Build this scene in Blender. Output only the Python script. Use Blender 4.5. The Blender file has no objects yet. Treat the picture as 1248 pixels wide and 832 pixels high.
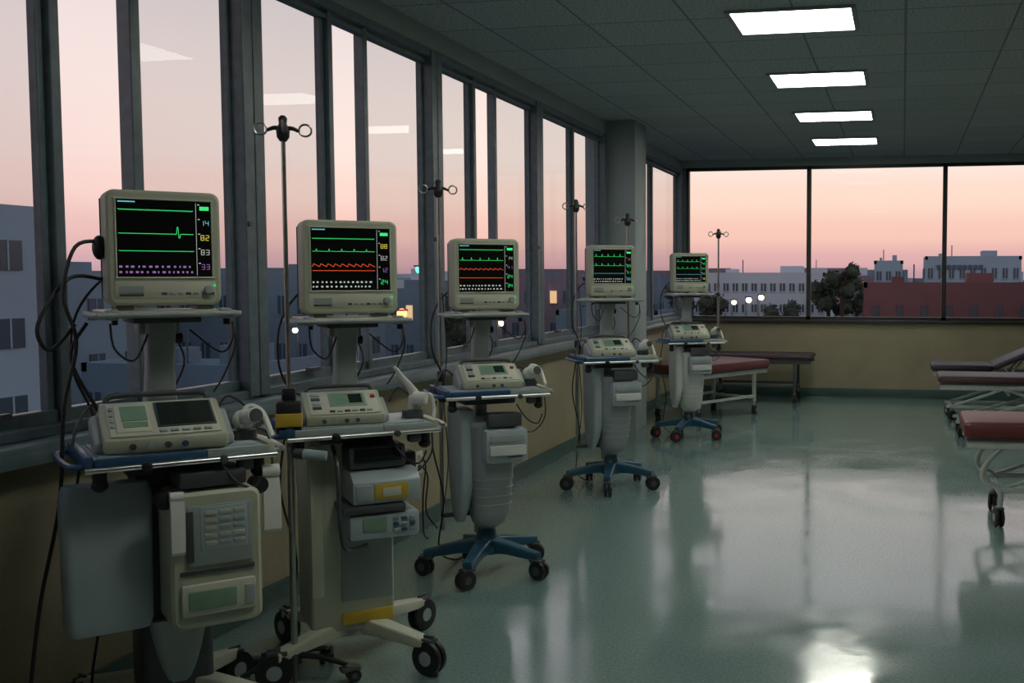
import bpy, bmesh, math, random
from mathutils import Matrix, Vector, Euler
random.seed(7)
S = bpy.context.scene
S.view_settings.view_transform = 'Standard'

# ------------------------------------------------------------------ materials
def nt(mat):
    mat.use_nodes = True
    return mat.node_tree.nodes, mat.node_tree.links

def pmat(name, col, rough=0.5, metal=0.0, var=0.12, nscale=14.0, bump=0.0, spec=0.5, coat=0.0, dirt=0.0):
    m = bpy.data.materials.new(name)
    N, L = nt(m)
    b = N['Principled BSDF']
    b.inputs['Roughness'].default_value = rough
    b.inputs['Metallic'].default_value = metal
    b.inputs['Specular IOR Level'].default_value = spec
    b.inputs['Coat Weight'].default_value = coat
    tc = N.new('ShaderNodeTexCoord'); no = N.new('ShaderNodeTexNoise')
    no.inputs['Scale'].default_value = nscale; no.inputs['Detail'].default_value = 5
    L.new(tc.outputs['Object'], no.inputs['Vector'])
    cr = N.new('ShaderNodeValToRGB')
    cr.color_ramp.elements[0].position = 0.3; cr.color_ramp.elements[1].position = 0.75
    cr.color_ramp.elements[0].color = (*[c*(1-var) for c in col], 1)
    cr.color_ramp.elements[1].color = (*[min(1, c*(1+var)) for c in col], 1)
    L.new(no.outputs['Fac'], cr.inputs['Fac']); L.new(cr.outputs['Color'], b.inputs['Base Color'])
    if bump:
        n2 = N.new('ShaderNodeTexNoise'); n2.inputs['Scale'].default_value = nscale*12
        L.new(tc.outputs['Object'], n2.inputs['Vector'])
        bp = N.new('ShaderNodeBump'); bp.inputs['Strength'].default_value = bump; bp.inputs['Distance'].default_value = 0.01
        L.new(n2.outputs['Fac'], bp.inputs['Height']); L.new(bp.outputs['Normal'], b.inputs['Normal'])
    return m

def emat(name, col, s):
    m = bpy.data.materials.new(name)
    N, L = nt(m)
    b = N['Principled BSDF']
    b.inputs['Base Color'].default_value = (*[c*.5 for c in col], 1)
    b.inputs['Emission Color'].default_value = (*col, 1)
    b.inputs['Emission Strength'].default_value = s
    return m

M = {}
M['beige'] = pmat('plastic_beige', (.44,.47,.36), .42, nscale=6, var=.06)
M['beige2'] = pmat('plastic_cream', (.54,.56,.45), .4, nscale=6, var=.06)
M['grey'] = pmat('plastic_grey', (.31,.36,.36), .45, nscale=6, var=.07)
M['pale'] = pmat('plastic_pale_blue', (.36,.44,.47), .4, nscale=6, var=.06)
M['dgrey'] = pmat('plastic_dark_grey', (.06,.07,.075), .45)
M['black'] = pmat('rubber_black', (.012,.013,.015), .5)
M['blue'] = pmat('painted_blue', (.025,.08,.17), .35)
M['teal'] = pmat('painted_teal', (.018,.08,.13), .32)
M['steel'] = pmat('brushed_steel', (.50,.52,.51), .28, metal=1, nscale=30)
M['white'] = pmat('plastic_white', (.62,.65,.62), .38, var=.04)
M['paper'] = pmat('paper_roll', (.66,.68,.65), .8, var=.04)
M['yellow'] = pmat('label_yellow', (.55,.38,.04), .5)
M['red'] = pmat('painted_red', (.35,.03,.03), .4)
M['lcdgreen'] = pmat('lcd_green', (.20,.33,.23), .25)
M['screen'] = pmat('screen_glass', (.006,.008,.008), .12, var=.02, spec=.5)
M['screen2'] = pmat('screen_glass_dim', (.02,.028,.026), .2, var=.02)
M['vred'] = pmat('vinyl_red_brown', (.12,.028,.026), .42, bump=.05, spec=.35)
M['vbrown'] = pmat('vinyl_brown', (.06,.03,.032), .42, bump=.05, spec=.35)
M['vdark'] = pmat('vinyl_dark_plum', (.03,.02,.03), .42, bump=.05, spec=.35)
M['framewh'] = pmat('painted_frame_cream', (.45,.51,.47), .35)
M['frame'] = pmat('window_frame_metal', (.11,.155,.18), .36, nscale=20, var=.2)
M['frame2'] = pmat('window_frame_bronze', (.03,.035,.03), .4, nscale=20, var=.2)
M['sill'] = pmat('window_sill_paint', (.15,.21,.23), .35, nscale=8, var=.15)
M['wall'] = pmat('wall_paint_ochre', (.32,.285,.185), .7, nscale=3, var=.1, bump=.25)
M['column'] = pmat('wall_paint_grey', (.32,.38,.38), .7, nscale=3, var=.06, bump=.2)
M['base'] = pmat('baseboard_teal', (.05,.10,.09), .4, nscale=3)
M['g'] = emat('trace_green', (.05,1,.25), .7)
M['r'] = emat('trace_red', (1,.12,.04), .8)
M['c'] = emat('trace_cyan', (.2,.8,.9), .5)
M['w'] = emat('trace_white', (.8,.85,.8), .42)
M['p'] = emat('trace_purple', (.5,.22,.7), .42)
M['y'] = emat('trace_yellow', (1,.85,.1), .6)
M['lamp'] = emat('fixture_diffuser', (1,1,.89), 13)
M['lampoff'] = pmat('fixture_diffuser_unlit', (.6,.64,.62), .5, var=.03)
M['street'] = emat('street_lamp_glow', (1,.62,.35), 14)
M['sred'] = emat('signal_red', (1,.22,.08), 6)
M['sgreen'] = emat('signal_green', (.1,1,.6), 4)
M['litwin'] = emat('lit_window', (1,.62,.32), .9)

def floor_mat():
    m = bpy.data.materials.new('floor_vinyl'); N, L = nt(m); b = N['Principled BSDF']
    tc = N.new('ShaderNodeTexCoord')
    n1 = N.new('ShaderNodeTexNoise'); n1.inputs['Scale'].default_value = 70; n1.inputs['Detail'].default_value = 4
    n2 = N.new('ShaderNodeTexNoise'); n2.inputs['Scale'].default_value = 2.2; n2.inputs['Detail'].default_value = 6; n2.inputs['Roughness'].default_value=.65
    for n in (n1, n2): L.new(tc.outputs['Object'], n.inputs['Vector'])
    cr = N.new('ShaderNodeValToRGB')
    cr.color_ramp.elements[0].position=.35; cr.color_ramp.elements[1].position=.68
    cr.color_ramp.elements[0].color=(.15,.235,.22,1); cr.color_ramp.elements[1].color=(.22,.32,.30,1)
    L.new(n1.outputs['Fac'], cr.inputs['Fac']); L.new(cr.outputs['Color'], b.inputs['Base Color'])
    mr = N.new('ShaderNodeMapRange'); mr.inputs['To Min'].default_value=.05; mr.inputs['To Max'].default_value=.21
    mr.inputs['From Min'].default_value=.3; mr.inputs['From Max'].default_value=.7
    L.new(n2.outputs['Fac'], mr.inputs['Value']); L.new(mr.outputs['Result'], b.inputs['Roughness'])
    b.inputs['IOR'].default_value = 3.1
    bp = N.new('ShaderNodeBump'); bp.inputs['Strength'].default_value=.06; bp.inputs['Distance'].default_value=.02
    n3 = N.new('ShaderNodeTexNoise'); n3.inputs['Scale'].default_value=4; n3.inputs['Detail'].default_value=4
    L.new(tc.outputs['Object'], n3.inputs['Vector']); L.new(n3.outputs['Fac'], bp.inputs['Height']); L.new(bp.outputs['Normal'], b.inputs['Normal'])
    return m
M['floor'] = floor_mat()

def ceil_mat():
    m = bpy.data.materials.new('ceiling_tiles'); N, L = nt(m); b = N['Principled BSDF']
    b.inputs['Roughness'].default_value=.85
    tc = N.new('ShaderNodeTexCoord'); br = N.new('ShaderNodeTexBrick')
    br.offset=0; br.inputs['Scale'].default_value=1; br.inputs['Brick Width'].default_value=.64; br.inputs['Row Height'].default_value=.64
    br.inputs['Mortar Size'].default_value=.008; br.inputs['Mortar Smooth'].default_value=.1
    br.inputs['Color1'].default_value=(.40,.47,.47,1); br.inputs['Color2'].default_value=(.45,.52,.52,1); br.inputs['Mortar'].default_value=(.20,.25,.25,1)
    L.new(tc.outputs['Object'], br.inputs['Vector'])
    n = N.new('ShaderNodeTexNoise'); n.inputs['Scale'].default_value=60; n.inputs['Detail'].default_value=5
    L.new(tc.outputs['Object'], n.inputs['Vector'])
    mr = N.new('ShaderNodeMapRange'); mr.inputs['From Min'].default_value=.3; mr.inputs['From Max'].default_value=.7; mr.inputs['To Min'].default_value=.6; mr.inputs['To Max'].default_value=1.25
    L.new(n.outputs['Fac'], mr.inputs['Value'])
    mx = N.new('ShaderNodeVectorMath'); mx.operation='SCALE'
    L.new(br.outputs['Color'], mx.inputs[0]); L.new(mr.outputs['Result'], mx.inputs['Scale']); L.new(mx.outputs['Vector'], b.inputs['Base Color'])
    return m
M['ceil'] = ceil_mat()

def glass_mat(name, tint, f0, f1):
    m = bpy.data.materials.new(name); N, L = nt(m)
    for n in list(N):
        if n.type != 'OUTPUT_MATERIAL': N.remove(n)
    out = [n for n in N if n.type=='OUTPUT_MATERIAL'][0]
    t = N.new('ShaderNodeBsdfTransparent'); t.inputs['Color'].default_value=(*tint,1)
    g = N.new('ShaderNodeBsdfGlossy'); g.inputs['Roughness'].default_value=.01; g.inputs['Color'].default_value=(.8,.85,.9,1)
    lw = N.new('ShaderNodeLayerWeight'); lw.inputs['Blend'].default_value=.5
    pw = N.new('ShaderNodeMath'); pw.operation='POWER'; pw.inputs[1].default_value=4
    ma = N.new('ShaderNodeMath'); ma.operation='MULTIPLY_ADD'; ma.inputs[1].default_value=f1; ma.inputs[2].default_value=f0
    L.new(lw.outputs['Facing'], pw.inputs[0]); L.new(pw.outputs[0], ma.inputs[0])
    mx = N.new('ShaderNodeMixShader')
    L.new(ma.outputs[0], mx.inputs[0]); L.new(t.outputs[0], mx.inputs[1]); L.new(g.outputs[0], mx.inputs[2]); L.new(mx.outputs[0], out.inputs['Surface'])
    return m
M['glass'] = glass_mat('window_glass',(.78,.80,.81),.010,.15)
M['glass2'] = glass_mat('window_glass_clear',(.96,.97,.97),.003,.3)

# ------------------------------------------------------------------ mesh builder
def rr(hx, hy, r, n=4):
    r = min(r, hx*.98, hy*.98); pts=[]
    for cx, cy, a0 in ((hx-r,hy-r,0),(-hx+r,hy-r,90),(-hx+r,-hy+r,180),(hx-r,-hy+r,270)):
        for i in range(n+1):
            a = math.radians(a0+90*i/n); pts.append((cx+r*math.cos(a), cy+r*math.sin(a)))
    return pts

def catmull(pts, k=6):
    P=[Vector(p) for p in pts]
    if len(P)<3: return P, [i for i in range(len(P))]
    out=[]; par=[]
    for i in range(len(P)-1):
        p0=P[max(i-1,0)]; p1=P[i]; p2=P[i+1]; p3=P[min(i+2,len(P)-1)]
        for j in range(k):
            t=j/k
            out.append(.5*((2*p1)+(-p0+p2)*t+(2*p0-5*p1+4*p2-p3)*t*t+(-p0+3*p1-3*p2+p3)*t**3)); par.append(i+t)
    out.append(P[-1]); par.append(len(P)-1)
    return out, par

class Part:
    def __init__(s, name): s.name=name; s.bm=bmesh.new(); s.mats=[]
    def mi(s, m):
        m = M[m] if isinstance(m,str) else m
        if m not in s.mats: s.mats.append(m)
        return s.mats.index(m)
    def add(s, t, mat, X=None):
        i=s.mi(mat)
        for f in t.faces: f.material_index=i
        if X is not None: bmesh.ops.transform(t, matrix=X, verts=t.verts)
        me=bpy.data.meshes.new('t'); t.to_mesh(me); t.free(); s.bm.from_mesh(me); bpy.data.meshes.remove(me)
    def box(s, c, d, mat, rot=(0,0,0), bev=0, seg=2):
        t=bmesh.new(); bmesh.ops.create_cube(t, size=1)
        bmesh.ops.scale(t, vec=d, verts=t.verts)
        if bev: bmesh.ops.bevel(t, geom=t.edges[:], offset=min(bev,min(d)*.45), segments=seg, affect='EDGES', profile=.5)
        s.add(t, mat, Matrix.Translation(c) @ Euler(rot).to_matrix().to_4x4()); return s
    def quad(s, pts, mat):
        t=bmesh.new(); t.faces.new([t.verts.new(p) for p in pts]); s.add(t, mat); return s
    def cyl(s, a, b, r, mat, r2=None, n=20, bev=0):
        a=Vector(a); b=Vector(b); d=b-a; t=bmesh.new()
        bmesh.ops.create_cone(t, cap_ends=True, segments=n, radius1=r, radius2=r if r2 is None else r2, depth=d.length)
        if bev: bmesh.ops.bevel(t, geom=[e for e in t.edges if any(len(f.verts)>4 for f in e.link_faces)], offset=bev, segments=2, affect='EDGES', profile=.5)
        q=d.to_track_quat('Z','Y').to_matrix().to_4x4()
        s.add(t, mat, Matrix.Translation((a+b)/2) @ q); return s
    def ball(s, c, r, mat, sc=(1,1,1)):
        t=bmesh.new(); bmesh.ops.create_uvsphere(t, u_segments=18, v_segments=12, radius=r)
        s.add(t, mat, Matrix.Translation(c) @ Matrix.Diagonal((*sc,1))); return s
    def rings(s, R, mat, X=None):
        t=bmesh.new(); V=[[t.verts.new(p) for p in r] for r in R]
        n=len(V[0])
        for a,b in zip(V[:-1],V[1:]):
            for i in range(n): t.faces.new((a[i],a[(i+1)%n],b[(i+1)%n],b[i]))
        t.faces.new(V[0][::-1]); t.faces.new(V[-1])
        bmesh.ops.recalc_face_normals(t, faces=t.faces[:])
        s.add(t, mat, X); return s
    def loftz(s, secs, mat, X=None):   # (cx,cy,z,hx,hy,r)
        return s.rings([[(cx+x,cy+y,z) for x,y in rr(hx,hy,r)] for cx,cy,z,hx,hy,r in secs], mat, X)
    def lofty(s, secs, mat, X=None):   # (cx,cz,y,hx,hz,r)
        return s.rings([[(cx+x,y,cz+z) for x,z in rr(hx,hz,r)] for cx,cz,y,hx,hz,r in secs], mat, X)
    def prism(s, prof, x0, x1, mat, bev=0):   # prof in (y,z)
        t=bmesh.new(); a=[t.verts.new((x0,y,z)) for y,z in prof]; b=[t.verts.new((x1,y,z)) for y,z in prof]; n=len(a)
        for i in range(n): t.faces.new((a[i],a[(i+1)%n],b[(i+1)%n],b[i]))
        t.faces.new(a[::-1]); t.faces.new(b); bmesh.ops.recalc_face_normals(t, faces=t.faces[:])
        if bev: bmesh.ops.bevel(t, geom=t.edges[:], offset=bev, segments=2, affect='EDGES', profile=.5)
        s.add(t, mat); return s
    def tube(s, pts, r, mat, n=8, k=6, smooth=True):
        if smooth: P,par=catmull(pts,k)
        else: P=[Vector(p) for p in pts]; par=list(range(len(P)))
        rad = (lambda u: r) if not isinstance(r,(list,tuple)) else (lambda u: r[int(u)]*(1-(u-int(u)))+r[min(int(u)+1,len(r)-1)]*(u-int(u)))
        t0=(P[1]-P[0]).normalized(); up=Vector((0,0,1)) if abs(t0.z)<.9 else Vector((1,0,0))
        nrm=(up-t0*up.dot(t0)).normalized(); R=[]
        for i,p in enumerate(P):
            tg=(P[min(i+1,len(P)-1)]-P[max(i-1,0)]).normalized()
            nrm=(nrm-tg*nrm.dot(tg)).normalized(); bn=tg.cross(nrm); rd=rad(par[i])
            R.append([p+nrm*rd*math.cos(2*math.pi*j/n)+bn*rd*math.sin(2*math.pi*j/n) for j in range(n)])
        return s.rings(R, mat)
    def torus(s, c, R, r, mat, axis='Y', n=20):
        t=bmesh.new(); V=[]
        for i in range(n):
            a=2*math.pi*i/n; row=[]
            for j in range(8):
                b=2*math.pi*j/8; q=R+r*math.cos(b); h=r*math.sin(b)
                p=(q*math.cos(a),h,q*math.sin(a)) if axis=='Y' else ((q*math.cos(a),q*math.sin(a),h) if axis=='Z' else (h,q*math.cos(a),q*math.sin(a)))
                row.append(t.verts.new((c[0]+p[0],c[1]+p[1],c[2]+p[2])))
            V.append(row)
        for i in range(n):
            for j in range(8): t.faces.new((V[i][j],V[(i+1)%n][j],V[(i+1)%n][(j+1)%8],V[i][(j+1)%8]))
        bmesh.ops.recalc_face_normals(t, faces=t.faces[:]); s.add(t,mat); return s
    def ribbon(s, pts, y, th, mat):  # (x,z)
        t=bmesh.new()
        for (x0,z0),(x1,z1) in zip(pts[:-1],pts[1:]):
            d=Vector((x1-x0,z1-z0)); 
            if d.length<1e-6: continue
            nn=Vector((-d.y,d.x)).normalized()*th/2
            t.faces.new([t.verts.new((x0-nn.x,y,z0-nn.y)),t.verts.new((x1-nn.x,y,z1-nn.y)),t.verts.new((x1+nn.x,y,z1+nn.y)),t.verts.new((x0+nn.x,y,z0+nn.y))])
        s.add(t,mat); return s
    def done(s, parent=None, loc=(0,0,0), rot=(0,0,0), flat=False, sc=(1,1,1)):
        for e in s.bm.edges:
            if len(e.link_faces)==2 and e.calc_face_angle(0)>math.radians(32): e.smooth=False
        for f in s.bm.faces: f.smooth=not flat
        me=bpy.data.meshes.new(s.name); s.bm.to_mesh(me); s.bm.free()
        for m in s.mats: me.materials.append(m)
        o=bpy.data.objects.new(s.name, me); S.collection.objects.link(o)
        o.location=loc; o.rotation_euler=rot; o.scale=sc
        if parent: o.parent=parent
        return o

def empty(name, loc, rz=0, sc=1):
    e=bpy.data.objects.new(name,None); S.collection.objects.link(e); e.location=loc; e.rotation_euler=(0,0,math.radians(rz)); e.scale=(sc,)*3
    e.empty_display_size=.2
    return e

# ------------------------------------------------------------------ room
XL, XR, YF, YB, H = -2.9, 4.0, -2.5, 14.0, 3.1
Part('floor').box(((XL+XR)/2,(YF+YB)/2,-.1),(XR-XL+.4,YB-YF+.4,.2),'floor').done()
Part('ceiling').box(((XL+XR)/2,(YF+YB)/2,H+.1),(XR-XL+.4,YB-YF+.4,.2),'ceil').done()
SILL=1.0; TOP=2.97
w=Part('wall_left')
w.box((XL-.1,(YF+YB)/2,SILL/2-.02),(.2,YB-YF,SILL-.04),'wall')
w.box((XL-.1,(YF+YB)/2,(TOP+H)/2),(.2,YB-YF,H-TOP),'column')
w.box((XL-.1,(YF-1.42)/2,(SILL+TOP)/2),(.2,-1.42-YF,TOP-SILL),'wall')
w.box((XL-.1,10.5,(SILL+TOP)/2-.02),(.2,.5,TOP-SILL+.04),'column')
w.done(flat=True)
Part('column_pillar').box((XL+.15,10.52,H/2),(.30,.46,H),'column',bev=.008).done()
w=Part('wall_back')
w.box(((XL+XR)/2,YB+.1,SILL/2-.02),(XR-XL,.2,SILL-.04),'wall')
w.box(((XL+XR)/2,YB+.1,(3.0+H)/2),(XR-XL,.2,H-3.0),'column')
w.done(flat=True)
Part('wall_right').box((XR+.1,(YF+YB)/2,H/2),(.2,YB-YF,H),'wall').done(flat=True)
Part('wall_front').box(((XL+XR)/2,YF-.1,H/2),(XR-XL,.2,H),'wall').done(flat=True)
Part('baseboard_left').box((XL+.012,(YF+YB)/2,.055),(.024,YB-YF-.1,.11),'base',bev=.006).done()
Part('baseboard_back').box(((XL+XR)/2,YB-.012,.055),(XR-XL-.06,.024,.11),'base',bev=.006).done()
Part('baseboard_right').box((XR-.012,(YF+YB)/2,.055),(.024,YB-YF-.1,.11),'base',bev=.006).done()
p=Part('window_sill_left')
p.box((XL-.02,(-1.42+10.29)/2,SILL-.02),(.24,10.29+1.42,.04),'sill',bev=.008)
p.box((XL+.095,(-1.42+10.29)/2,SILL-.045),(.012,10.29+1.42,.05),'sill',bev=.004)
p.box((XL-.02,(10.76+13.95)/2,SILL-.02),(.24,3.19,.04),'sill',bev=.008).done()
Part('window_sill_back').box(((XL+XR)/2,YB+.02,SILL-.02),(XR-XL-.3,.16,.04),'frame2',bev=.006).done()

def win_left(i, y0, y1, subs, gaps):
    p=Part('window_%d'%i)
    h=TOP-SILL; zc=(TOP+SILL)/2
    p.box((XL-.04,(y0+y1)/2,TOP-.025),(.10,y1-y0,.05),'frame',bev=.006)
    p.box((XL-.05,(y0+y1)/2,TOP-.075),(.05,y1-y0,.03),'frame',bev=.004)
    p.box((XL-.04,(y0+y1)/2,SILL+.02),(.10,y1-y0,.04),'frame',bev=.006)
    p.box((XL-.055,(y0+y1)/2,SILL+.06),(.04,y1-y0,.05),'frame',bev=.004)
    for y,wd,dx in [(y0,.075,.11),(y1,.075,.11)]:
        p.box((XL-.035,y,zc),(dx,wd,h-.02),'frame',bev=.005)
    edges=[y0]+subs+[y1]
    for y in subs:
        p.box((XL-.05,y,zc),(.06,.045,h-.06),'frame',bev=.004)
    for k,(a,b) in enumerate(zip(edges[:-1],edges[1:])):
        if k in gaps: continue
        for yy,sg in ((a,1),(b,-1)):
            p.box((XL-.06,yy+sg*.045,zc),(.035,.03,h-.1),'frame',bev=.003)
        x=XL-.06
        p.quad([(x,a+.03,SILL+.06),(x,b-.03,SILL+.06),(x,b-.03,TOP-.06),(x,a+.03,TOP-.06)],'glass')
    p.box((XL-.005,(y0+.45),SILL+.09),(.03,.10,.02),'dgrey',bev=.003)
    p.box((XL-.01,y1-.02,1.75),(.02,.03,.14),'dgrey',bev=.003); p.cyl((XL-.0,y1-.02,1.79),(XL+.03,y1-.02,1.79),.012,'dgrey')
    return p.done(flat=True)
win_left(1,-1.42,.5,[-.7,-.35],[1])
win_left(2,.58,2.43,[1.25,1.62],[1])
win_left(3,2.51,4.35,[3.28,3.68],[1])
win_left(4,4.43,6.30,[5.13,5.50],[1])
win_left(5,6.38,8.24,[7.03,7.42],[1])
win_left(6,8.32,10.22,[9.3],[])
win_left(7,10.8,13.9,[12.4],[])
xs=[-2.84,-1.21,.517,2.24,3.94]
for i,(a,b) in enumerate(zip(xs[:-1],xs[1:])):
    p=Part('window_%d'%(8+i)); h=3.0-SILL; zc=(3.0+SILL)/2
    p.box(((a+b)/2,YB+.05,2.98),(b-a,.08,.04),'frame2'); p.box(((a+b)/2,YB+.05,SILL+.02),(b-a,.08,.04),'frame2')
    for x in (a+.014,b-.014): p.box((x,YB+.05,zc),(.05 if x in(xs[0]+.014,) else .028,.08,h),'frame2')
    if i==0: p.box((a-.03,YB+.05,zc),(.06,.1,h),'frame')
    y=YB+.06
    p.quad([(a+.02,y,SILL+.03),(b-.02,y,SILL+.03),(b-.02,y,2.97),(a+.02,y,2.97)],'glass2')
    p.done(flat=True)

for k in range(-4,4):
    y=6.53+1.935*k
    p=Part('ceiling_light_panel')
    p.box((0,0,-.008),(.70,.56,.006),'lamp' if k>-3 else 'lampoff')
    for sx,sy,dx,dy in ((0,.29,.76,.03),(0,-.29,.76,.03),(.365,0,.03,.6),(-.365,0,.03,.6)):
        p.box((sx,sy,-.008),(dx,dy,.016),'grey',bev=.003)
    p.done(loc=(-.66,y,H),flat=True)

# ------------------------------------------------------------------ equipment pieces
def caster(p, x, y, r=.045, ang=0, hub='grey', top=.13):
    c,s=math.cos(ang),math.sin(ang)
    dx,dy=c*.02,s*.02
    wx,wy=x+dx,y+dy
    ax=Vector((-s,c,0))
    for sg in (-1,1):
        a=Vector((wx,wy,r))+ax*sg*.006; b=Vector((wx,wy,r))+ax*sg*.026
        p.cyl(a,b,r,'black',n=24,bev=.004)
        p.cyl(b,b+ax*sg*.003,r*.42,hub,n=16)
    p.box((wx,wy,r*1.5),(.05,.012,r*1.6),'dgrey',rot=(0,0,ang),bev=.003)
    p.box((wx-dx*.6,wy-dy*.6,r*2.0),(.075,.05,.018),'dgrey',rot=(0,0,ang),bev=.006)
    p.cyl((x,y,r*2),(x,y,top),.011,'steel')

def star_base(par, mat='teal', n=5, R=.31, wr=.05, hub='dgrey', a0=18, up=0):
    p=Part('caster_base')
    p.loftz([(0,0,.115,.085,.085,.08),(0,0,.14,.085,.085,.08),(0,0,.19,.055,.055,.05),(0,0,.24,.045,.045,.04)],mat)
    for i in range(n):
        a=math.radians(a0+360*i/n); X=Matrix.Rotation(a-math.pi/2,4,'Z')
        p.lofty([(0,.155+up,.03,.042,.038,.012),(0,.148+up,.15,.036,.030,.012),(0,.128+up,R-.03,.030,.022,.01),(0,.124+up,R+.02,.024,.018,.01)],mat,X)
        caster(p,R*math.cos(a),R*math.sin(a),wr,a+random.uniform(-.8,.8),hub,top=.13)
    return p.done(par)

def wave(kind,x0,x1,z,amp):
    pts=[]; n=90
    for i in range(n+1):
        t=i/n; x=x0+(x1-x0)*t; ph=(t*5)%1
        if kind=='ecg': v = 1.0 if .30<ph<.335 else (-.35 if .335<=ph<.38 else (.18*math.sin((ph-.5)/.15*math.pi) if .5<ph<.65 else 0))
        elif kind=='flat': v = .9 if abs(t-.78)<.012 else (-.5 if abs(t-.80)<.012 else .03*math.sin(i*2.1))
        elif kind=='pleth': 
            q=(t*9)%1; v=(q/.2 if q<.2 else (1-q)/.8)*.8
        else: v=.08*math.sin(i*1.7)
        pts.append((x,z+v*amp))
    return pts

def monitor(par, z0, W=.38, Ht=.37, traces=(), seed=1):
    rnd=random.Random(seed)
    e=empty('monitor',(0,0,0)); e.parent=par
    p=Part('monitor_housing'); cz=z0+Ht/2+.012
    hw,hh=W/2,Ht/2
    p.lofty([(0,cz,-.062,hw-.010,hh-.010,.022),(0,cz,-.056,hw-.002,hh-.002,.026),(0,cz,-.045,hw,hh,.028),(0,cz,.05,hw-.002,hh-.002,.028),(0,cz,.056,hw-.014,hh-.014,.024)],'beige')
    p.lofty([(0,cz,.05,hw-.018,hh-.018,.03),(0,cz-.008,.12,hw-.028,hh-.032,.04),(0,cz-.03,.24,hw-.085,hh-.08,.05),(0,cz-.035,.27,hw-.10,hh-.095,.05)],'beige')
    for k in range(7): p.box((0,.075+.022*k,cz+hh-.035-.012*k+.006),(W*.5-.02*k,.008,.006),'dgrey')
    for sx in (-1,1): p.box((sx*.12,.0,z0+.005),(.05,.1,.012),'dgrey')
    p.box((0,.047,cz),(W+.002,.004,Ht-.05),'dgrey')
    p.done(e)
    p=Part('monitor_screen'); sw=W*.84; sh=Ht*.68; sz=cz+hh-.028-sh/2; y=-.0615
    for a,b,c,d in ((0,sz+sh/2,sw+.012,.006),(0,sz-sh/2,sw+.012,.006),(-sw/2,sz,.006,sh+.006),(sw/2,sz,.006,sh+.006)):
        p.box((a,y-.002,b),(c,.006,d),'beige2',bev=.002)
    p.box((0,y,sz),(sw,.002,sh),'screen')
    xl=-sw/2+.008; xr=sw/2*.60
    ys=y-.0022
    for kind,fz,col,amp in traces:
        p.ribbon(wave(kind,xl,xr,sz-sh/2+sh*fz,amp*sh),ys,.0017 if kind!='ecg' else .0015,col)
    p.box((sw/2*.66,ys+.0008,sz),(.0012,.001,sh*.94),'w')
    cols=['g','g','c','y','w','p']
    for i in range(5):
        zz=sz+sh*(.40-.19*i); c=cols[(i+seed)%6] if i else 'g'
        if i==0: p.box((sw*.42,ys+.0006,zz),(sw*.10,.001,sh*.05),'g')
        else:
            for j in range(2):
                xx=sw*.395+j*.015; hgt=.016
                segs=rnd.choice([(1,1,1,1,1,1,1),(0,1,1,0,0,0,0) ,(1,1,0,1,1,0,1),(1,1,1,1,0,0,1),(0,1,1,0,0,1,1)])
                t=.0016; q=.009
                for on,(ax,az,dx,dz) in zip(segs,[(0,hgt/2,q,t),(q/2,hgt/4,t,hgt/2),(q/2,-hgt/4,t,hgt/2),(0,-hgt/2,q,t),(-q/2,-hgt/4,t,hgt/2),(-q/2,hgt/4,t,hgt/2),(0,0,q,t)]):
                    if on: p.box((xx+ax,ys+.0006,zz+az),(dx,.001,dz),c)
        p.box((sw*.36,ys+.0006,zz+.012),(.006,.001,.003),'w')
    for r_ in range(2):
        x=xl
        while x<xr-.01:
            l=rnd.uniform(.004,.010); 
            p.box((x+l/2,ys+.0006,sz-sh*.43+r_*sh*.07),(l,.001,sh*.026),'p' if seed==1 else 'w'); x+=l+rnd.uniform(.006,.012)
    p.ribbon([(xl,sz+sh*.46),(xl+.05,sz+sh*.46)],ys,.004,'c')
    p.done(e,flat=True)
    p=Part('monitor_controls'); z=cz-hh+.045
    p.box((0,y-.001,z+.006),(W*.88,.004,.054),'beige2',bev=.002)
    for i in range(7): p.box((-W*.02+i*.024,y-.005,z-.006),(.015,.005,.008),'grey' if i%3 else 'dgrey',bev=.001)
    p.box((-W*.30,y-.004,z+.008),(.07,.003,.02),'grey'); p.box((-W*.30,y-.005,z-.010),(.07,.003,.006),'dgrey')
    p.cyl((W*.37,y-.002,z+.006),(W*.37,y-.022,z+.006),.014,'grey',n=20,bev=.002)
    p.box((W*.43,y-.004,z+.02),(.007,.003,.007),'g')
    p.done(e)
    return e

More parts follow.
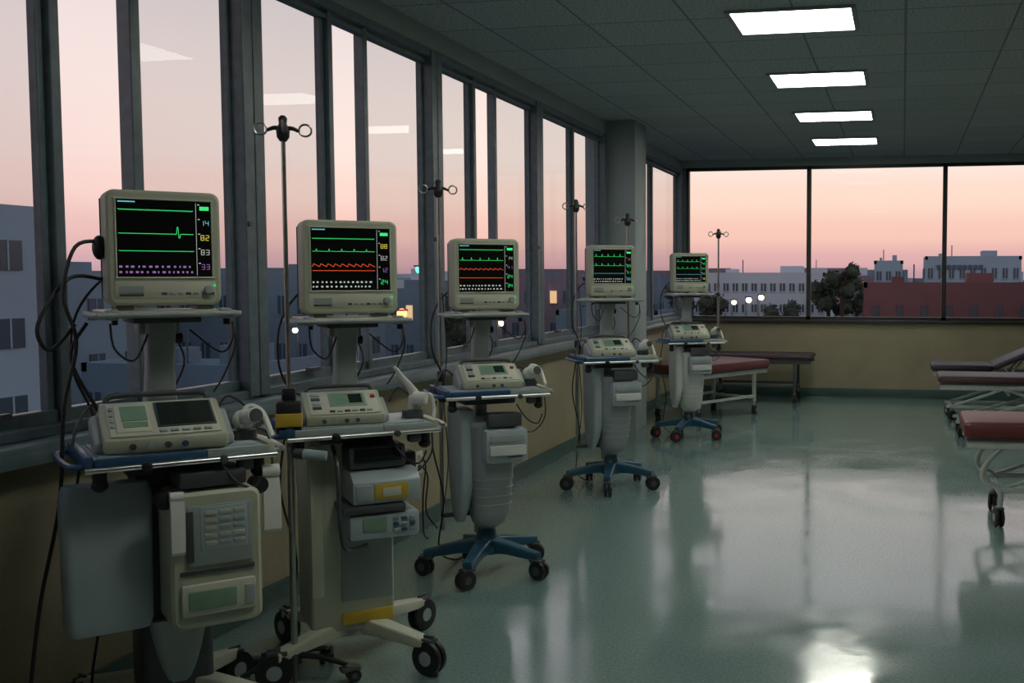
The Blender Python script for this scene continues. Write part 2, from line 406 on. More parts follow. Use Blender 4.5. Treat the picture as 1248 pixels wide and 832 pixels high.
def defib(par, loc, rz=0, sc=1, two=False):
    e=empty('vital_signs_recorder',loc,rz,sc); e.parent=par
    p=Part('recorder_body')
    p.prism([(-.16,0),(.12,0),(.13,.10),(.10,.135),(.05,.14),(-.165,.045)],-.18,.18,'beige',bev=.012)
    p.prism([(-.12,0),(.11,0),(.11,.09),(.04,.105),(-.12,.035)],-.205,.205,'grey',bev=.012)
    ang=math.atan2(.095,.215)
    R=Matrix.Translation((0,-.0575,.0925)) @ Matrix.Rotation(ang,4,'X')
    def sl(x,s_,dx,ds,h,m,b=.002):
        c=R @ Vector((x,s_,h/2)); p.box(c,(dx,ds,h),m,rot=(ang,0,0),bev=b)
    sl(0,0,.32,.21,.006,'beige2',.003)
    if two:
        sl(.065,.015,.175,.155,.010,'dgrey'); sl(.065,.015,.16,.14,.012,'screen2',0)
        sl(-.09,.0,.10,.17,.010,'beige2'); sl(-.085,.025,.075,.09,.012,'lcdgreen',0); sl(-.085,-.045,.07,.03,.012,'lcdgreen',0)
        for i in range(4): sl(-.15+.0,.06-.035*i,.012,.02,.012,'grey')
        for i in range(5): sl(-.01+.033*i,-.088,.022,.014,.012,'grey' if i!=2 else 'pale')
    else:
        sl(.02,.02,.17,.12,.010,'grey'); sl(.02,.02,.15,.10,.012,'lcdgreen',0); sl(.055,.02,.06,.08,.014,'screen2',0)
        for i in range(4): sl(-.125,.07-.04*i,.04,.022,.012,'dgrey' if i%2 else 'pale')
        for i in range(6): sl(-.06+.034*i,-.085,.024,.014,.012,'pale' if i%2 else 'dgrey')
        sl(.14,.04,.020,.020,.016,'red',0.002)
    p.tube([(-.15,.09,.125),(-.15,.10,.15),(-.10,.11,.158),(.10,.11,.158),(.15,.10,.15),(.15,.09,.125)],.010,'dgrey',n=10)
    for k in range(4): p.cyl((-.10+.05*k,-.158,.022),(-.10+.05*k,-.172,.022),.010,['dgrey','pale','dgrey','blue'][k],n=14)
    p.done(e); return e

def handset(par, loc, rz=0, sc=1, tall=False):
    e=empty('ultrasound_probe',loc,rz,sc); e.parent=par
    p=Part('probe_body')
    p.loftz([(0,0,0,.04,.035,.02),(0,0,.03,.038,.033,.02),(0,0,.035,.02,.02,.018)],'dgrey')
    if tall:
        p.tube([(0,0,.03),(.01,0,.08),(0,0,.11),(-.045,-.01,.17),(-.075,-.015,.21)],[.022,.026,.018,.010,.007],'white',n=14)
        p.cyl((.0,-.02,.08),(.045,-.05,.08),.026,'white',n=20,bev=.006)
        p.tube([(.02,0,.05),(.07,0,.09),(.09,0,.03),(.07,-.03,-.03)],.008,'white')
    else:
        p.ball((0,0,.06),.034,'white',(1,1,1.1)); p.cyl((0,-.02,.075),(.02,-.08,.085),.020,'white',r2=.027,n=18,bev=.004)
        p.cyl((.02,-.08,.085),(.022,-.087,.087),.022,'dgrey',n=18)
        p.tube([(0,.02,.06),(.03,.05,.10),(.07,.03,.08),(.09,-.01,.0)],.010,'white')
    p.done(e); return e

def pole_parts(p, x, y, z0, z1):
    p.cyl((x,y,z0),(x,y,z1),.0085,'steel',n=14)
    p.cyl((x,y,z0),(x,y,z0+(z1-z0)*.45),.0125,'steel',n=14)
    p.cyl((x,y,z0+(z1-z0)*.44),(x,y,z0+(z1-z0)*.47),.018,'black',n=14,bev=.003)
    p.loftz([(x,y,z1-.045,.012,.012,.01),(x,y,z1-.03,.022,.02,.015),(x,y,z1-.005,.024,.02,.015),(x,y,z1+.02,.014,.014,.012),(x,y,z1+.04,.016,.014,.012),(x,y,z1+.05,.008,.008,.007)],'black')
    for sg in (-1,1):
        p.tube([(x,y,z1),(x+sg*.03,y,z1+.004),(x+sg*.055,y,z1-.006)],[.010,.008,.006],'black')
        p.torus((x+sg*.078,y,z1-.002),.022,.0038,'steel','Y')
        p.tube([(x,y,z1-.01),(x,y+sg*.03,z1-.012),(x,y+sg*.06,z1),(x,y+sg*.07,z1+.025)],.004,'steel')

def cart(loc, rz, kind='A', traces=(), seed=1, poles=(), sc=1, basemat='teal', hub='dgrey', devx=0, two=False, tall=False, mw=.38, tz=0, ts=1, ds=.95, hmat='grey', a0=18):
    e=empty('patient_monitor_cart',loc,rz,sc)
    p=Part('support_column')
    p.loftz([(0,.10,.20,.035,.03,.01),(0,.10,.93,.035,.03,.01)],'grey' if kind!='A' else 'steel')
    pm='grey'
    p.loftz([(0,.10,.95,.062,.045,.012),(0,.10,.99,.055,.042,.012),(0,.09,1.2,.042,.034,.012),(0,.06,1.375,.045,.045,.012)],pm)
    p.box((0,.10,1.34),(.13,.07,.05),pm,bev=.01)
    p.cyl((.045,.10,1.30),(.075,.10,1.30),.018,'black',bev=.003)
    p.box((0,.03,1.368),(.20,.22,.02),'dgrey',bev=.004)
    p.done(e)
    p=Part('monitor_shelf')
    p.box((0,.03,1.388),(.40,.30,.022),'beige',bev=.006)
    for sg in (-1,1):
        p.tube([(sg*.20,.17,1.385),(sg*.225,.16,1.385),(sg*.23,.0,1.385),(sg*.225,-.11,1.385),(sg*.20,-.125,1.385)],.010,'grey')
        p.box((sg*.18,-.10,1.388),(.04,.05,.034),'grey',bev=.006)
    p.cyl((-.23,-.128,1.387),(.23,-.128,1.387),.008,'grey')
    p.cyl((.19,-.09,1.35),(.19,-.09,1.378),.012,'black',bev=.002)
    p.cyl((-.17,-.09,1.355),(-.17,-.09,1.378),.010,'black',bev=.002)
    p.done(e,sc=(ts,1,1))
    monitor(e,1.402,W=mw,traces=traces,seed=seed)
    p=Part('instrument_tray')
    p.box((0,-.07,.945),(.56,.36,.028),'grey',bev=.008)
    p.box((0,-.07,.961),(.50,.30,.006),'pale',bev=.002)
    for sg in (-1,1):
        p.box((sg*.285,-.07,.948),(.03,.38,.045),'blue' if sg<0 else 'beige',bev=.008)
        p.tube([(sg*.295,.09,.94),(sg*.335,.08,.94),(sg*.345,-.05,.94),(sg*.335,-.22,.94),(sg*.295,-.24,.94)],.010,'blue' if sg<0 else 'steel')
        p.cyl((sg*.25,-.22,.88),(sg*.25,-.22,.93),.022,'black',bev=.004); p.ball((sg*.25,-.22,.875),.026,'black',(1,1,.8))
    p.box((-.10,-.262,.945),(.34,.02,.036),'blue' if kind!='B' else 'grey',bev=.006); p.box((.17,-.262,.945),(.20,.02,.036),'grey',bev=.006)
    p.cyl((-.3,-.275,.93),(.3,-.275,.93),.009,'steel')
    p.box((0,.0,.905),(.30,.22,.06),'dgrey',bev=.006)
    p.cyl((-.12,-.275,.93),(-.12,-.30,.93),.016,'black',bev=.003); p.cyl((.12,-.275,.93),(.12,-.30,.93),.013,'dgrey',bev=.003)
    p.box((.20,-.24,.91),(.05,.05,.05),'dgrey',bev=.008)
    p.done(e,loc=(0,0,tz),sc=(ts,1,1))
    defib(e,(-.03+devx,-.08,.965+tz),rz=-4,sc=ds,two=two)
    handset(e,(.235*ts,-.10,.965+tz),tall=tall)
    if kind=='A':
        p=Part('storage_housing')
        p.loftz([(0,-.02,.26,.05,.05,.04),(0,-.04,.29,.08,.09,.06),(0,-.05,.36,.098,.13,.07),(0,-.05,.60,.11,.15,.06),(0,-.05,.80,.115,.155,.05),(0,-.05,.815,.122,.162,.05),(0,-.05,.84,.122,.162,.05)],hmat)
        p.loftz([(-.145,.0,.30,.02,.05,.02),(-.14,-.01,.40,.030,.11,.02),(-.135,-.01,.50,.035,.14,.02),(-.135,-.01,.90,.04,.15,.02)],'pale' if hmat=='grey' else 'white')
        for k in range(4): p.loftz([(0,-.05,.40+.045*k,.102+.003*k,.139+.004*k,.065),(0,-.05,.404+.045*k,.102+.003*k,.139+.004*k,.065)],'pale')
        p.done(e)
        p=Part('printer_unit')
        p.box((.04,-.20,.72),(.22,.16,.17),'pale',bev=.014)
        p.box((.04,-.285,.76),(.18,.01,.035),'grey',bev=.003); p.box((.04,-.29,.70),(.19,.03,.05),'white',bev=.006)
        p.box((.08,-.285,.655),(.08,.006,.02),'pale',bev=.002)
        p.box((.04,-.20,.85),(.18,.10,.07),'dgrey',bev=.01)
        p.done(e)
        star_base(e,basemat,hub=hub,a0=a0)
        p=Part('column_lower'); p.loftz([(0,.02,.18,.04,.04,.02),(0,.02,.34,.035,.035,.02)],'grey'); p.done(e)
    elif kind=='B':
        p=Part('cabinet_tower')
        p.loftz([(-.02,.02,.15,.155,.12,.02),(-.025,.02,.18,.165,.13,.02),(-.025,.02,.60,.165,.13,.02),(-.025,.02,.88,.17,.135,.02),(-.025,.02,.94,.155,.12,.02)],'beige')
        p.box((.03,-.108,.20),(.20,.02,.05),'yellow',bev=.004)
        p.box((.03,-.112,.40),(.20,.006,.26),'grey',bev=.003)
        p.box((-.16,-.112,.60),(.045,.01,.60),'beige2',bev=.004)
        p.done(e)
        p=Part('infusion_pump_stack')
        p.box((.05,-.17,.86),(.22,.14,.09),'dgrey',bev=.012); p.box((.05,-.245,.87),(.18,.008,.05),'screen',bev=.002)
        p.prism([(-.30,.69),(-.11,.69),(-.11,.81),(-.25,.81),(-.30,.775)],-.06,.20,'pale',bev=.008)
        p.box((.085,-.304,.735),(.13,.006,.06),'yellow',bev=.003); p.box((.085,-.309,.735),(.07,.004,.035),'beige2',bev=.001)
        p.box((-.02,-.304,.735),(.06,.008,.06),'grey',bev=.003)
        p.box((.02,-.22,.67),(.24,.18,.03),'dgrey',bev=.008)
        p.box((.06,-.20,.60),(.27,.20,.10),'pale',bev=.014); p.box((.02,-.303,.61),(.09,.006,.055),'lcdgreen',bev=.002)
        for i in range(3):
            for j in range(3): p.box((.10+.032*i,-.303,.625-.022*j),(.022,.008,.012),'grey' if (i+j)%2==0 else 'blue',bev=.002)
        p.box((.195,-.12,.80),(.05,.10,.12),'dgrey',bev=.01)
        p.tube([(-.10,-.14,.90),(-.115,-.30,.84),(-.11,-.31,.62),(-.08,-.27,.52),(.02,-.16,.50)],.008,'dgrey')
        p.done(e)
        star_base(e,'beige2',n=4,R=.38,wr=.068,a0=32,hub='grey')
    else:
        p=Part('storage_panel')
        p.loftz([(-.20,-.10,.39,.115,.035,.03),(-.20,-.10,.42,.125,.045,.03),(-.20,-.10,.82,.13,.05,.03),(-.20,-.10,.86,.12,.04,.03)],'pale')
        p.done(e)
        p=Part('pump_console')
        p.lofty([(.08,.62,-.30,.125,.205,.025),(.08,.62,-.29,.135,.215,.03),(.08,.62,-.12,.135,.215,.03)],'beige')
        p.box((.09,-.305,.70),(.19,.008,.19),'grey',bev=.004)
        p.box((.10,-.308,.72),(.14,.008,.14),'pale',bev=.004)
        for i in range(5):
            for j in range(3): p.box((.06+.042*j,-.313,.770-.024*i),(.034,.006,.014),'grey' if (i*j)%3 else 'beige',bev=.002)
        p.box((.0,-.312,.70),(.02,.006,.16),'dgrey',bev=.002)
        p.box((.08,-.31,.50),(.22,.02,.10),'beige2',bev=.008)
        p.box((.06,-.323,.50),(.14,.008,.06),'lcdgreen',bev=.003); p.box((.17,-.323,.50),(.03,.008,.06),'grey',bev=.003)
        p.box((.08,-.303,.585),(.22,.008,.012),'dgrey')
        p.cyl((-.065,-.25,.82),(-.065,-.30,.82),.028,'black',bev=.004)
        p.cyl((.225,-.20,.83),(.225,-.26,.83),.028,'black',bev=.004)
        p.box((.08,-.20,.87),(.20,.16,.05),'dgrey',bev=.01)
        p.done(e)
        p=Part('paper_rolls')
        p.prism([(-.315,.83),(-.325,.79),(-.326,.66),(-.318,.65),(-.312,.66),(-.305,.80)],-.055,-.015,'paper')
        p.cyl((-.055,-.305,.83),(-.015,-.305,.83),.016,'paper')
        p.prism([(-.24,.87),(-.26,.80),(-.262,.68),(-.252,.67),(-.245,.80)],.235,.29,'paper')
        p.cyl((.235,-.235,.87),(.29,-.235,.87),.022,'paper')
        p.done(e)
        p=Part('cabinet_tower')
        p.loftz([(0,.0,.16,.11,.10,.03),(0,0,.93,.11,.10,.03)],'dgrey')
        p.loftz([(.0,-.06,.18,.05,.04,.03),(.0,-.08,.40,.09,.06,.03)],'grey'); p.done(e)
        star_base(e,'beige2',n=4,R=.33,wr=.065,a0=45,hub='grey')
    p=Part('cables')
    p.tube([(-.06,.20,1.55),(-.16,.24,1.48),(-.24,.16,1.36),(-.25,.12,1.2),(-.20,.10,1.05),(-.22,.10,.93)],.0045,'black')
    p.tube([(.02,.22,1.5),(.06,.26,1.35),(.10,.20,1.22),(.05,.16,1.1),(.04,.15,.97)],.004,'black')
    p.tube([(.19,-.10,1.36),(.20,-.09,1.28),(.17,-.06,1.18),(.15,-.0,1.12)],.003,'black')
    p.tube([(.19,-.10,1.36),(.185,-.12,1.30),(.15,-.10,1.26),(.08,.0,1.33)],.003,'black')
    p.tube([(-.17,-.09,1.36),(-.16,-.10,1.28),(-.10,-.06,1.24),(-.04,.04,1.32)],.0035,'black')
    p.tube([(-.15,.0,1.05),(-.21,.0,1.10),(-.26,-.02,1.04),(-.28,-.04,.97)],.005,'dgrey')
    p.tube([(-.24,.08,.93),(-.26,.10,.7),(-.20,.12,.4),(-.22,.16,.12),(-.10,.30,.01),(.0,.42,.012)],.0045,'black')
    p.tube([(.26,-.10,1.0),(.31,-.05,.96),(.33,-.0,.82),(.26,.03,.74),(.16,.05,.80)],.004,'dgrey')
    p.tube([(.10,-.25,.93),(.14,-.29,.86),(.20,-.28,.83),(.24,-.24,.87)],.004,'black')
    p.tube([(.15,-.02,1.05),(.20,.02,1.10),(.27,.0,1.04),(.27,-.08,.99)],.004,'black')
    p.done(e)
    for (x,y,z0,z1) in poles:
        p=Part('iv_pole_mount'); pole_parts(p,x,y,z0,z1)
        p.box((x*.93,y,.94),(.05,.05,.05),'dgrey',bev=.006)
        if z0<.5:
            p.box((x/2,y,.30),(abs(x)+.02,.025,.025),'dgrey',bev=.004)
            p.tube([(x+.012,y-.01,1.5),(x+.03,y-.02,1.2),(x+.01,y-.02,.95),(x+.03,y-.02,.6),(x,y-.015,.32)],.003,'black')
        p.done(e)
    return e

T1=[('none',.86,'g',.1),('flat',.56,'g',.10),('none',.34,'g',.05)]
T2=[('none',.82,'g',.1),('ecg',.62,'g',.04),('pleth',.38,'r',.06),('none',.32,'r',.05)]
T3=[('none',.88,'g',.1),('ecg',.66,'g',.06),('pleth',.46,'r',.05),('none',.30,'r',.05)]
T4=[('ecg',.78,'g',.08),('ecg',.52,'g',.07),('none',.30,'c',.05)]
c1=cart((-2.46,3.20,0),48,'C',T1,1,sc=1.03,two=True,mw=.34,ts=.92,ds=.98)
c2=cart((-2.18,3.93,0),41,'B',T2,2,sc=.995,tall=True,devx=-.02,mw=.37,tz=.025,ds=.82,ts=.96)
c3=cart((-2.13,5.22,0),37,'A',T3,3,poles=[(-.20,.15,.22,2.05)],sc=.98,mw=.355,tz=.045,ts=.9,ds=.84,devx=.03,a0=22)
c4=cart((-2.10,7.55,0),33,'A',T4,4,poles=[(-.22,.12,.22,2.07),(.19,.16,.9,1.98)],mw=.35,tz=.02,ts=.93,ds=.86,a0=32)
c5=cart((-2.02,10.10,0),27,'A',T4,5,poles=[(.29,-.02,.9,1.97)],hub='red',mw=.36,ts=.93,hmat='white')

p=Part('power_cable')
p.tube([(-.17,-.0,1.62),(-.25,-.02,1.60),(-.29,-.05,1.45),(-.26,-.06,1.30),(-.30,-.06,1.1),(-.32,-.05,.8),(-.38,-.05,.5),(-.42,-.06,.2),(-.44,-.1,.02),(-.3,-.3,.012)],.006,'black')
p.tube([(-.17,.05,1.5),(-.27,.0,1.50),(-.36,-.04,1.36),(-.33,-.04,1.28),(-.26,-.05,1.36)],.006,'black')
p.tube([(-.22,.02,1.36),(-.27,.0,1.25),(-.20,-.02,1.08),(-.17,-.05,1.02)],.006,'black')
p.ball((-.18,0,1.60),.03,'black',(.7,1,1.3))
p.done(c1)

e=empty('iv_pole',(-2.265,3.63,0),30)
p=Part('pole_shaft'); pole_parts(p,0,0,.10,2.10); p.done(e)
p=Part('pole_base')
p.loftz([(0,0,.08,.03,.03,.025),(0,0,.14,.02,.02,.018)],'black')
for i in range(5):
    a=math.radians(72*i+56); p.tube([(0,0,.11),(.09*math.cos(a),.09*math.sin(a),.10),(.20*math.cos(a),.20*math.sin(a),.068)],[.014,.012,.009],'black'); caster(p,.20*math.cos(a),.20*math.sin(a),.026,a+.5,'dgrey',top=.07)
p.done(e)
p=Part('syringe_pump'); p.box((0,-.03,1.02),(.09,.08,.14),'black',bev=.012); p.box((0.0,-.05,1.02),(.094,.06,.05),'yellow',bev=.004); p.box((0,-.08,.97),(.07,.01,.03),'blue',bev=.003)
p.box((.0,.0,1.11),(.05,.05,.05),'black',bev=.008); p.cyl((.02,-.09,.90),(.13,-.12,.89),.018,'pale'); p.cyl((.02,-.09,.90),(.05,-.10,.897),.02,'dgrey'); p.done(e)

e=empty('wall_outlet',(XL+.004,6.02,.42))
p=Part('outlet_plate'); p.box((0.004,0,0),(.012,.09,.14),'beige2',bev=.004); p.box((.018,0,.03),(.02,.04,.04),'white',bev=.004); p.box((.012,0,-.03),(.006,.04,.035),'dgrey',bev=.002); p.done(e)
p=Part('outlet_cord'); p.tube([(.03,0,.03),(.06,-.02,-.02),(.05,-.04,-.2),(.06,-.06,-.40),(.15,-.2,-.413)],.005,'black'); p.tube([(.03,.01,-.03),(.05,.03,-.1),(.04,.02,-.3),(.10,.05,-.413)],.005,'black'); p.done(e)

# ------------------------------------------------------------------ beds
def bed(name, loc, rz, L=1.9, W=.66, Ht=.62, pad='vred', back=0, thick=.07, style='straight', fr='framewh', wr=.05, blen=.62):
    e=empty(name,loc,rz)
    hl,hw=L/2,W/2
    p=Part('cushion'); z=Ht-thick
    xb = hl-blen if back else hl
    def padbox(x0,x1,X=None):
        c=(x0+x1)/2; h=(x1-x0)/2
        p.loftz([(c,0,z,h-.012,hw-.012,.03),(c,0,z+.012,h,hw,.035),(c,0,z+thick-.02,h,hw,.035),(c,0,z+thick-.006,h-.008,hw-.008,.035),(c,0,z+thick,h-.025,hw-.025,.03)],pad,X)
        p.box((c,0,z-.008),(2*h-.03,W-.04,.016),'dgrey',bev=.003) if X is None else None
    padbox(-hl,xb-.005)
    if back:
        X=Matrix.Translation((xb,0,z)) @ Matrix.Rotation(-math.radians(back),4,'Y') @ Matrix.Translation((-xb,0,-z))
        padbox(xb+.005,hl,X)
        p.tube([(xb+.35,.15,z+.35*math.tan(math.radians(back))),(xb+.15,.15,z-.08)],.01,'steel'); p.tube([(xb+.35,-.15,z+.35*math.tan(math.radians(back))),(xb+.15,-.15,z-.08)],.01,'steel')
    p.done(e)
    p=Part('bed_frame'); fz=z-.04
    for sy in (-1,1): p.box((0,sy*(hw-.05),fz),(L-.04,.03,.05),fr,bev=.006)
    for sx in (-1,0,1): p.box((sx*(hl-.06),0,fz),(.03,W-.10,.04),fr,bev=.006)
    lx=hl-.22
    if style=='straight':
        for sx in (-1,1):
            for sy in (-1,1):
                p.box((sx*lx,sy*(hw-.07),(fz+.15)/2),(.035,.035,fz-.15),fr,bev=.006)
            p.box((sx*lx,0,.19),(.03,W-.14,.03),fr,bev=.005)
        for sy in (-1,1): p.box((0,sy*(hw-.07),.21),(2*lx,.03,.03),fr,bev=.005)
    elif style=='bent':
        for sy in (-1,1):
            y=sy*(hw-.06)
            for sx in (-1,1):
                p.tube([(sx*(lx-.02),y,fz),(sx*(lx+.08),y,fz-.12),(sx*(lx+.10),y,fz-.22),(sx*lx,y,.24),(sx*lx,y,.13)],.018,fr)
            p.box((0,y,.24),(2*lx,.03,.035),fr,bev=.005)
            p.tube([(-lx,y,.24),(0,y,fz)],.012,fr,smooth=False)
        for sx in (-1,1): p.box((sx*lx,0,.22),(.03,W-.12,.03),fr,bev=.005)
    else:
        for sy in (-1,1):
            y=sy*(hw-.08)
            p.tube([(-lx,y,.15),(-lx*.3,y,.30),(lx*.5,y,fz)],.017,fr,smooth=False); p.tube([(lx,y,.15),(lx*.3,y,.30),(-lx*.5,y,fz)],.017,fr,smooth=False)
            p.box((0,y,.15),(2*lx+.1,.035,.03),fr,bev=.005)
        for sx in (-1,1): p.box((sx*lx,0,.15),(.04,W-.12,.03),fr,bev=.005)
        p.cyl((0,-hw+.08,.29),(0,hw-.08,.29),.015,fr)
    p.done(e)
    p=Part('casters')
    for sx in (-1,1):
        for sy in (-1,1): caster(p,sx*lx,sy*(hw-.07),wr,random.uniform(0,3),'grey',top=.15)
    p.done(e)
    return e
bed('exam_bed',(-2.14,11.70,0),60,L=1.40,W=.74,pad='vred',Ht=.62,thick=.09)
bed('exam_bed',(-1.80,13.35,0),0,L=1.45,W=.62,pad='vbrown',Ht=.60,thick=.05,fr='dgrey')
bed('hospital_stretcher',(1.30,10.85,0),0,L=1.9,W=.62,pad='vbrown',Ht=.60,style='x')
bed('hospital_stretcher',(1.13,12.1,0),0,L=1.64,W=.62,pad='vdark',back=24,Ht=.61,style='x',thick=.06,blen=.98)
bed('exam_bed',(1.36,7.05,0),0,L=1.95,W=.64,pad='vred',Ht=.66,thick=.10,style='bent',wr=.06)

# ------------------------------------------------------------------ outside
GZ=-10
O={}
O['white']=pmat('facade_white',(.50,.58,.64),.8,nscale=.3,var=.1)
O['bluew']=pmat('facade_pale_blue',(.30,.41,.49),.8,nscale=.3,var=.1)
O['brick']=pmat('facade_brick',(.18,.08,.08),.8,nscale=.5,var=.15)
O['mauve']=pmat('facade_mauve',(.22,.18,.22),.8,nscale=.3,var=.1)
O['gb']=pmat('facade_grey_blue',(.15,.23,.29),.8,nscale=.3,var=.15)
O['dk']=pmat('facade_dark',(.08,.12,.15),.8,nscale=.3,var=.15)
O['glassd']=pmat('facade_window_dark',(.06,.09,.115),.2)
O['leaf']=pmat('tree_foliage',(.045,.065,.04),.8,nscale=2,var=.5)
O['bark']=pmat('tree_bark',(.05,.035,.025),.9)
O['ground']=pmat('asphalt_ground',(.07,.10,.125),.8,nscale=.05,var=.3)
Part('street_ground').box((0,0,GZ-.5),(4000,4000,1),O['ground']).done()

def building(name,x,y,w,d,top,mat,rz=0,bays=5,extra=None,fh=2.9,wf=.5):
    h=top-GZ; p=Part(name); mt=O[mat]
    p.box((0,0,h/2),(w,d,h),mt)
    p.box((0,-d/2+.1,h+.15),(w+.1,.2,.3),mt); p.box((w/2-.1,0,h+.15),(.2,d,.3),mt); p.box((-w/2+.1,0,h+.15),(.2,d,.3),mt)
    wh=fh*.38
    for f in range(int(h/fh)):
        zc=h-fh*.5-f*fh
        if zc<.8: break
        for b in range(bays):
            xx=-w/2+w*(b+.5)/bays
            m = 'litwin' if random.random()<.05 else O['glassd']
            p.box((xx,-d/2-.02,zc),(w/bays*wf,.08,wh),m); p.box((xx,-d/2-.05,zc-wh*.55),(w/bays*wf*1.1,.1,.06),mt)
            if m!='litwin': p.box((xx,-d/2-.05,zc),(.05,.08,wh),mt)
        nb=max(2,int(d/1.8))
        for b in range(nb):
            yy=-d/2+d*(b+.5)/nb
            for sx in (-1,1): p.box((sx*(w/2+.02),yy,zc),(.08,d/nb*wf,wh),O['glassd']); p.box((sx*(w/2+.04),yy,zc),(.08,.05,wh),mt)
    p.box((w*.2,0,h+.4),(w*.16,d*.3,.8),mt); p.box((-w*.3,d*.1,h+.3),(w*.08,d*.2,.6),mt)
    p.cyl((-w*.2,0,h),(-w*.2,0,h+1.3),.04,O['dk'])
    if extra: extra(p,h,w,d)
    return p.done(loc=(x,y,GZ),rot=(0,0,math.radians(rz)),flat=True)
building('office_building',-10.1,81,9.5,10,1.6,'white',bays=14,fh=1.5,wf=.55)
building('brick_building',2.4,62,8.9,8,1.0,'brick',bays=7,wf=.25)
def sign(p,h,w,d):
    for i in range(9): p.box((-w*.36+i*.42,-d/2-.1,h-.6),(.28,.1,.35),O['dk'])
building('apartment_building',5.6,94,7.6,8,3.0,'bluew',bays=9,extra=sign,wf=.45,fh=2.2)
building('apartment_building',-1.2,96,2.4,6,2.7,'bluew',bays=3,fh=2)
building('office_building',8.1,52,3.2,8,2.4,'white',bays=4,fh=2)
building('office_building',17,74,9,8,2.0,'gb',bays=8)
building('warehouse_building',-16.5,62,6,7,-.6,'gb',bays=6)
building('office_building',-31,23.3,15,4.6,3.2,'bluew',bays=12,fh=2.1,wf=.42)
building('apartment_building',-36,38,9,8,1.4,'gb',bays=9,fh=2.2,wf=.4)
building('apartment_building',-24,34,6,6,-1.6,'gb',bays=6,fh=2.2,wf=.4)
building('office_building',-30,48,7,7,1.4,'gb',bays=7,fh=2.2,wf=.4)
building('apartment_building',-32,64,8,7,.6,'gb',bays=8,fh=2.4,wf=.4)
building('warehouse_building',-20,50,6,6,-2.8,'dk',bays=6)
building('apartment_building',-27,80,8,8,1.3,'mauve',bays=8,fh=2.4)
building('warehouse_building',-13,33,5,5,-4.2,'dk',bays=5)
building('office_building',-20,74,5,8,.4,'gb',bays=6,fh=2.4)
p=Part('city_skyline')
for i in range(260):
    a=math.radians(random.uniform(-20,78)); R=random.uniform(130,420)
    x=-R*math.sin(a); y=R*math.cos(a)
    top=1.55+R*random.uniform(-.010,.009)
    w_=random.uniform(4,14)*R/200
    p.box((x,y,(top+GZ)/2),(w_,w_*.6,top-GZ),O[random.choice(['mauve','gb','mauve','white','bluew'])],rot=(0,0,a))
    if random.random()<.12: p.cyl((x,y,top),(x,y,top+R*.012),.08*R/200,O['dk'],n=6)
    if random.random()<.45:
        q=Vector((x,y,0)).normalized(); 
        for _ in range(2): p.box((x-q.x*w_*.31+random.uniform(-.3,.3)*w_*q.y,y-q.y*w_*.31-random.uniform(-.3,.3)*w_*q.x,top-random.uniform(1,4)),(.22*R/100,.22*R/100,.22*R/100),'litwin',rot=(0,0,a))
p.done(flat=True)

def tree(x,y,top,r,seed):
    rnd=random.Random(seed); p=Part('tree')
    h=top-GZ
    p.tube([(0,0,0),(.1,0,h*.4),(0,.1,h-r)],[.3,.2,.1],O['bark'])
    for k in range(5):
        a=rnd.uniform(0,6.28); p.tube([(0,.05,h-r*1.8),(r*.3*math.cos(a),r*.3*math.sin(a),h-r*1.1),(r*.6*math.cos(a),r*.6*math.sin(a),h-r*.6)],[.08,.05,.02],O['bark'],n=5,k=3)
    t=bmesh.new()
    lobes=[(Vector((rnd.uniform(-.55,.55)*r,rnd.uniform(-.55,.55)*r,h-r+rnd.uniform(-.9,.6)*r)),rnd.uniform(.35,.55)*r) for _ in range(7)]
    for k in range(620):
        c0,lr=rnd.choice(lobes)
        d=Vector((rnd.gauss(0,1),rnd.gauss(0,1),rnd.gauss(0,1))).normalized()
        c=c0+d*lr*rnd.uniform(.6,1.05)
        q=rnd.uniform(.05,.11)*r
        n=Vector((rnd.gauss(0,1),rnd.gauss(0,1),rnd.gauss(0,1))).normalized(); u=n.orthogonal().normalized(); v=n.cross(u)
        t.faces.new([t.verts.new(c+u*q),t.verts.new(c+v*q*.7),t.verts.new(c-u*q),t.verts.new(c-v*q*.7)])
    for c0,lr in lobes:
        g=bmesh.ops.create_icosphere(t,subdivisions=2,radius=lr*.8)
        for v in g['verts']: v.co=v.co*rnd.uniform(.85,1.15)+c0
    p.add(t,O['leaf'])
    return p.done(loc=(x,y,GZ),flat=True)
for i,(x,y,tp,r) in enumerate([(-3.9,70,2.7,1.3),(-4.9,72,2.0,1.4),(-3.0,72,1.6,1.2),(-7.3,66,.3,1.3),(-12.2,70,.6,1.3),(-15,72,1.3,1.3),(-19,41,-1.5,1.8),(-25,57,1.2,1.8)]):
    tree(x,y,tp,r,i)

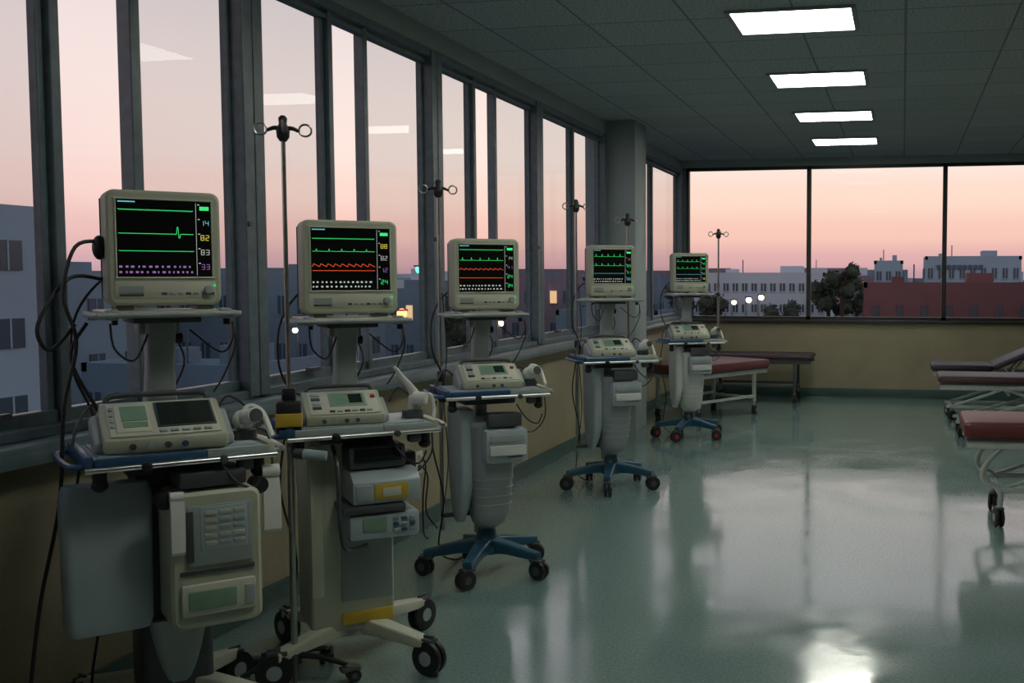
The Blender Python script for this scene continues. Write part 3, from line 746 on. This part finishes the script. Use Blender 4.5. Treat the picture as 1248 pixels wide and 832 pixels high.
def lampost(x,y,z,mat='street',name='street_lamp',r=.13):
    p=Part(name); p.cyl((0,0,0),(0,0,z-GZ),.06,O['dk'],n=8); p.tube([(0,0,z-GZ),(.1,-.2,z-GZ+.15),(.2,-.5,z-GZ+.12)],.04,O['dk'])
    p.ball((.2,-.5,z-GZ-.0),r,mat); p.box((.2,-.5,z-GZ+.13),(.3,.4,.06),O['dk']); p.done(loc=(x,y,GZ))
lampost(-7.25,50,.5); lampost(-6.8,51,.6); lampost(-12.5,47,.3); lampost(-17,43.5,-.4); lampost(-9.2,58,.2); lampost(-24.5,40,-.6,r=.11); lampost(-29,30,.1,r=.09)
lampost(-18.6,37.6,.2,'sred','traffic_light',.19); lampost(-19.6,39.5,-.2,'sred','traffic_light',.14); lampost(-18.0,37.9,1.85,'sgreen','traffic_light',.15)

# ------------------------------------------------------------------ world
W=bpy.data.worlds.new('dusk_sky'); S.world=W; W.use_nodes=True
N=W.node_tree.nodes; L=W.node_tree.links; bg=N['Background']
tc=N.new('ShaderNodeTexCoord'); sp=N.new('ShaderNodeSeparateXYZ'); L.new(tc.outputs['Generated'],sp.inputs[0])
def ramp(stops):
    r=N.new('ShaderNodeValToRGB'); r.color_ramp.interpolation='EASE'
    el=r.color_ramp.elements
    while len(el)<len(stops): el.new(.5)
    for e_,(q,c) in zip(el,stops): e_.position=q; e_.color=(*c,1)
    L.new(sp.outputs['Z'],r.inputs['Fac']); return r
ra=ramp([(0,(.52,.31,.36)),(.015,(.74,.42,.42)),(.04,(.95,.58,.48)),(.075,(1.0,.72,.60)),(.11,(.98,.82,.73)),(.30,(.62,.60,.63)),(.6,(.18,.23,.32)),(1,(.10,.15,.23))])
rb=ramp([(0,(.42,.29,.38)),(.03,(.66,.42,.46)),(.08,(.85,.59,.59)),(.20,(.90,.73,.72)),(.36,(.76,.70,.74)),(.6,(.20,.25,.34)),(1,(.10,.15,.23))])
my=N.new('ShaderNodeMapRange'); my.inputs['From Min'].default_value=.55; my.inputs['From Max'].default_value=.98
L.new(sp.outputs['Y'],my.inputs['Value'])
mx=N.new('ShaderNodeMix'); mx.data_type='RGBA'
L.new(my.outputs['Result'],mx.inputs[0]); L.new(rb.outputs['Color'],mx.inputs[6]); L.new(ra.outputs['Color'],mx.inputs[7])
L.new(mx.outputs[2],bg.inputs['Color']); bg.inputs['Strength'].default_value=1.05

# ------------------------------------------------------------------ camera
cam=bpy.data.cameras.new('camera'); co=bpy.data.objects.new('camera',cam); S.collection.objects.link(co)
cam.sensor_width=36; cam.lens=1300/1248*36
cam.shift_x=-216/1248
co.location=(0,0,1.55)
co.rotation_euler=(math.radians(90-3.43),0,math.radians(11.3))
cam.clip_end=5000
S.camera=co
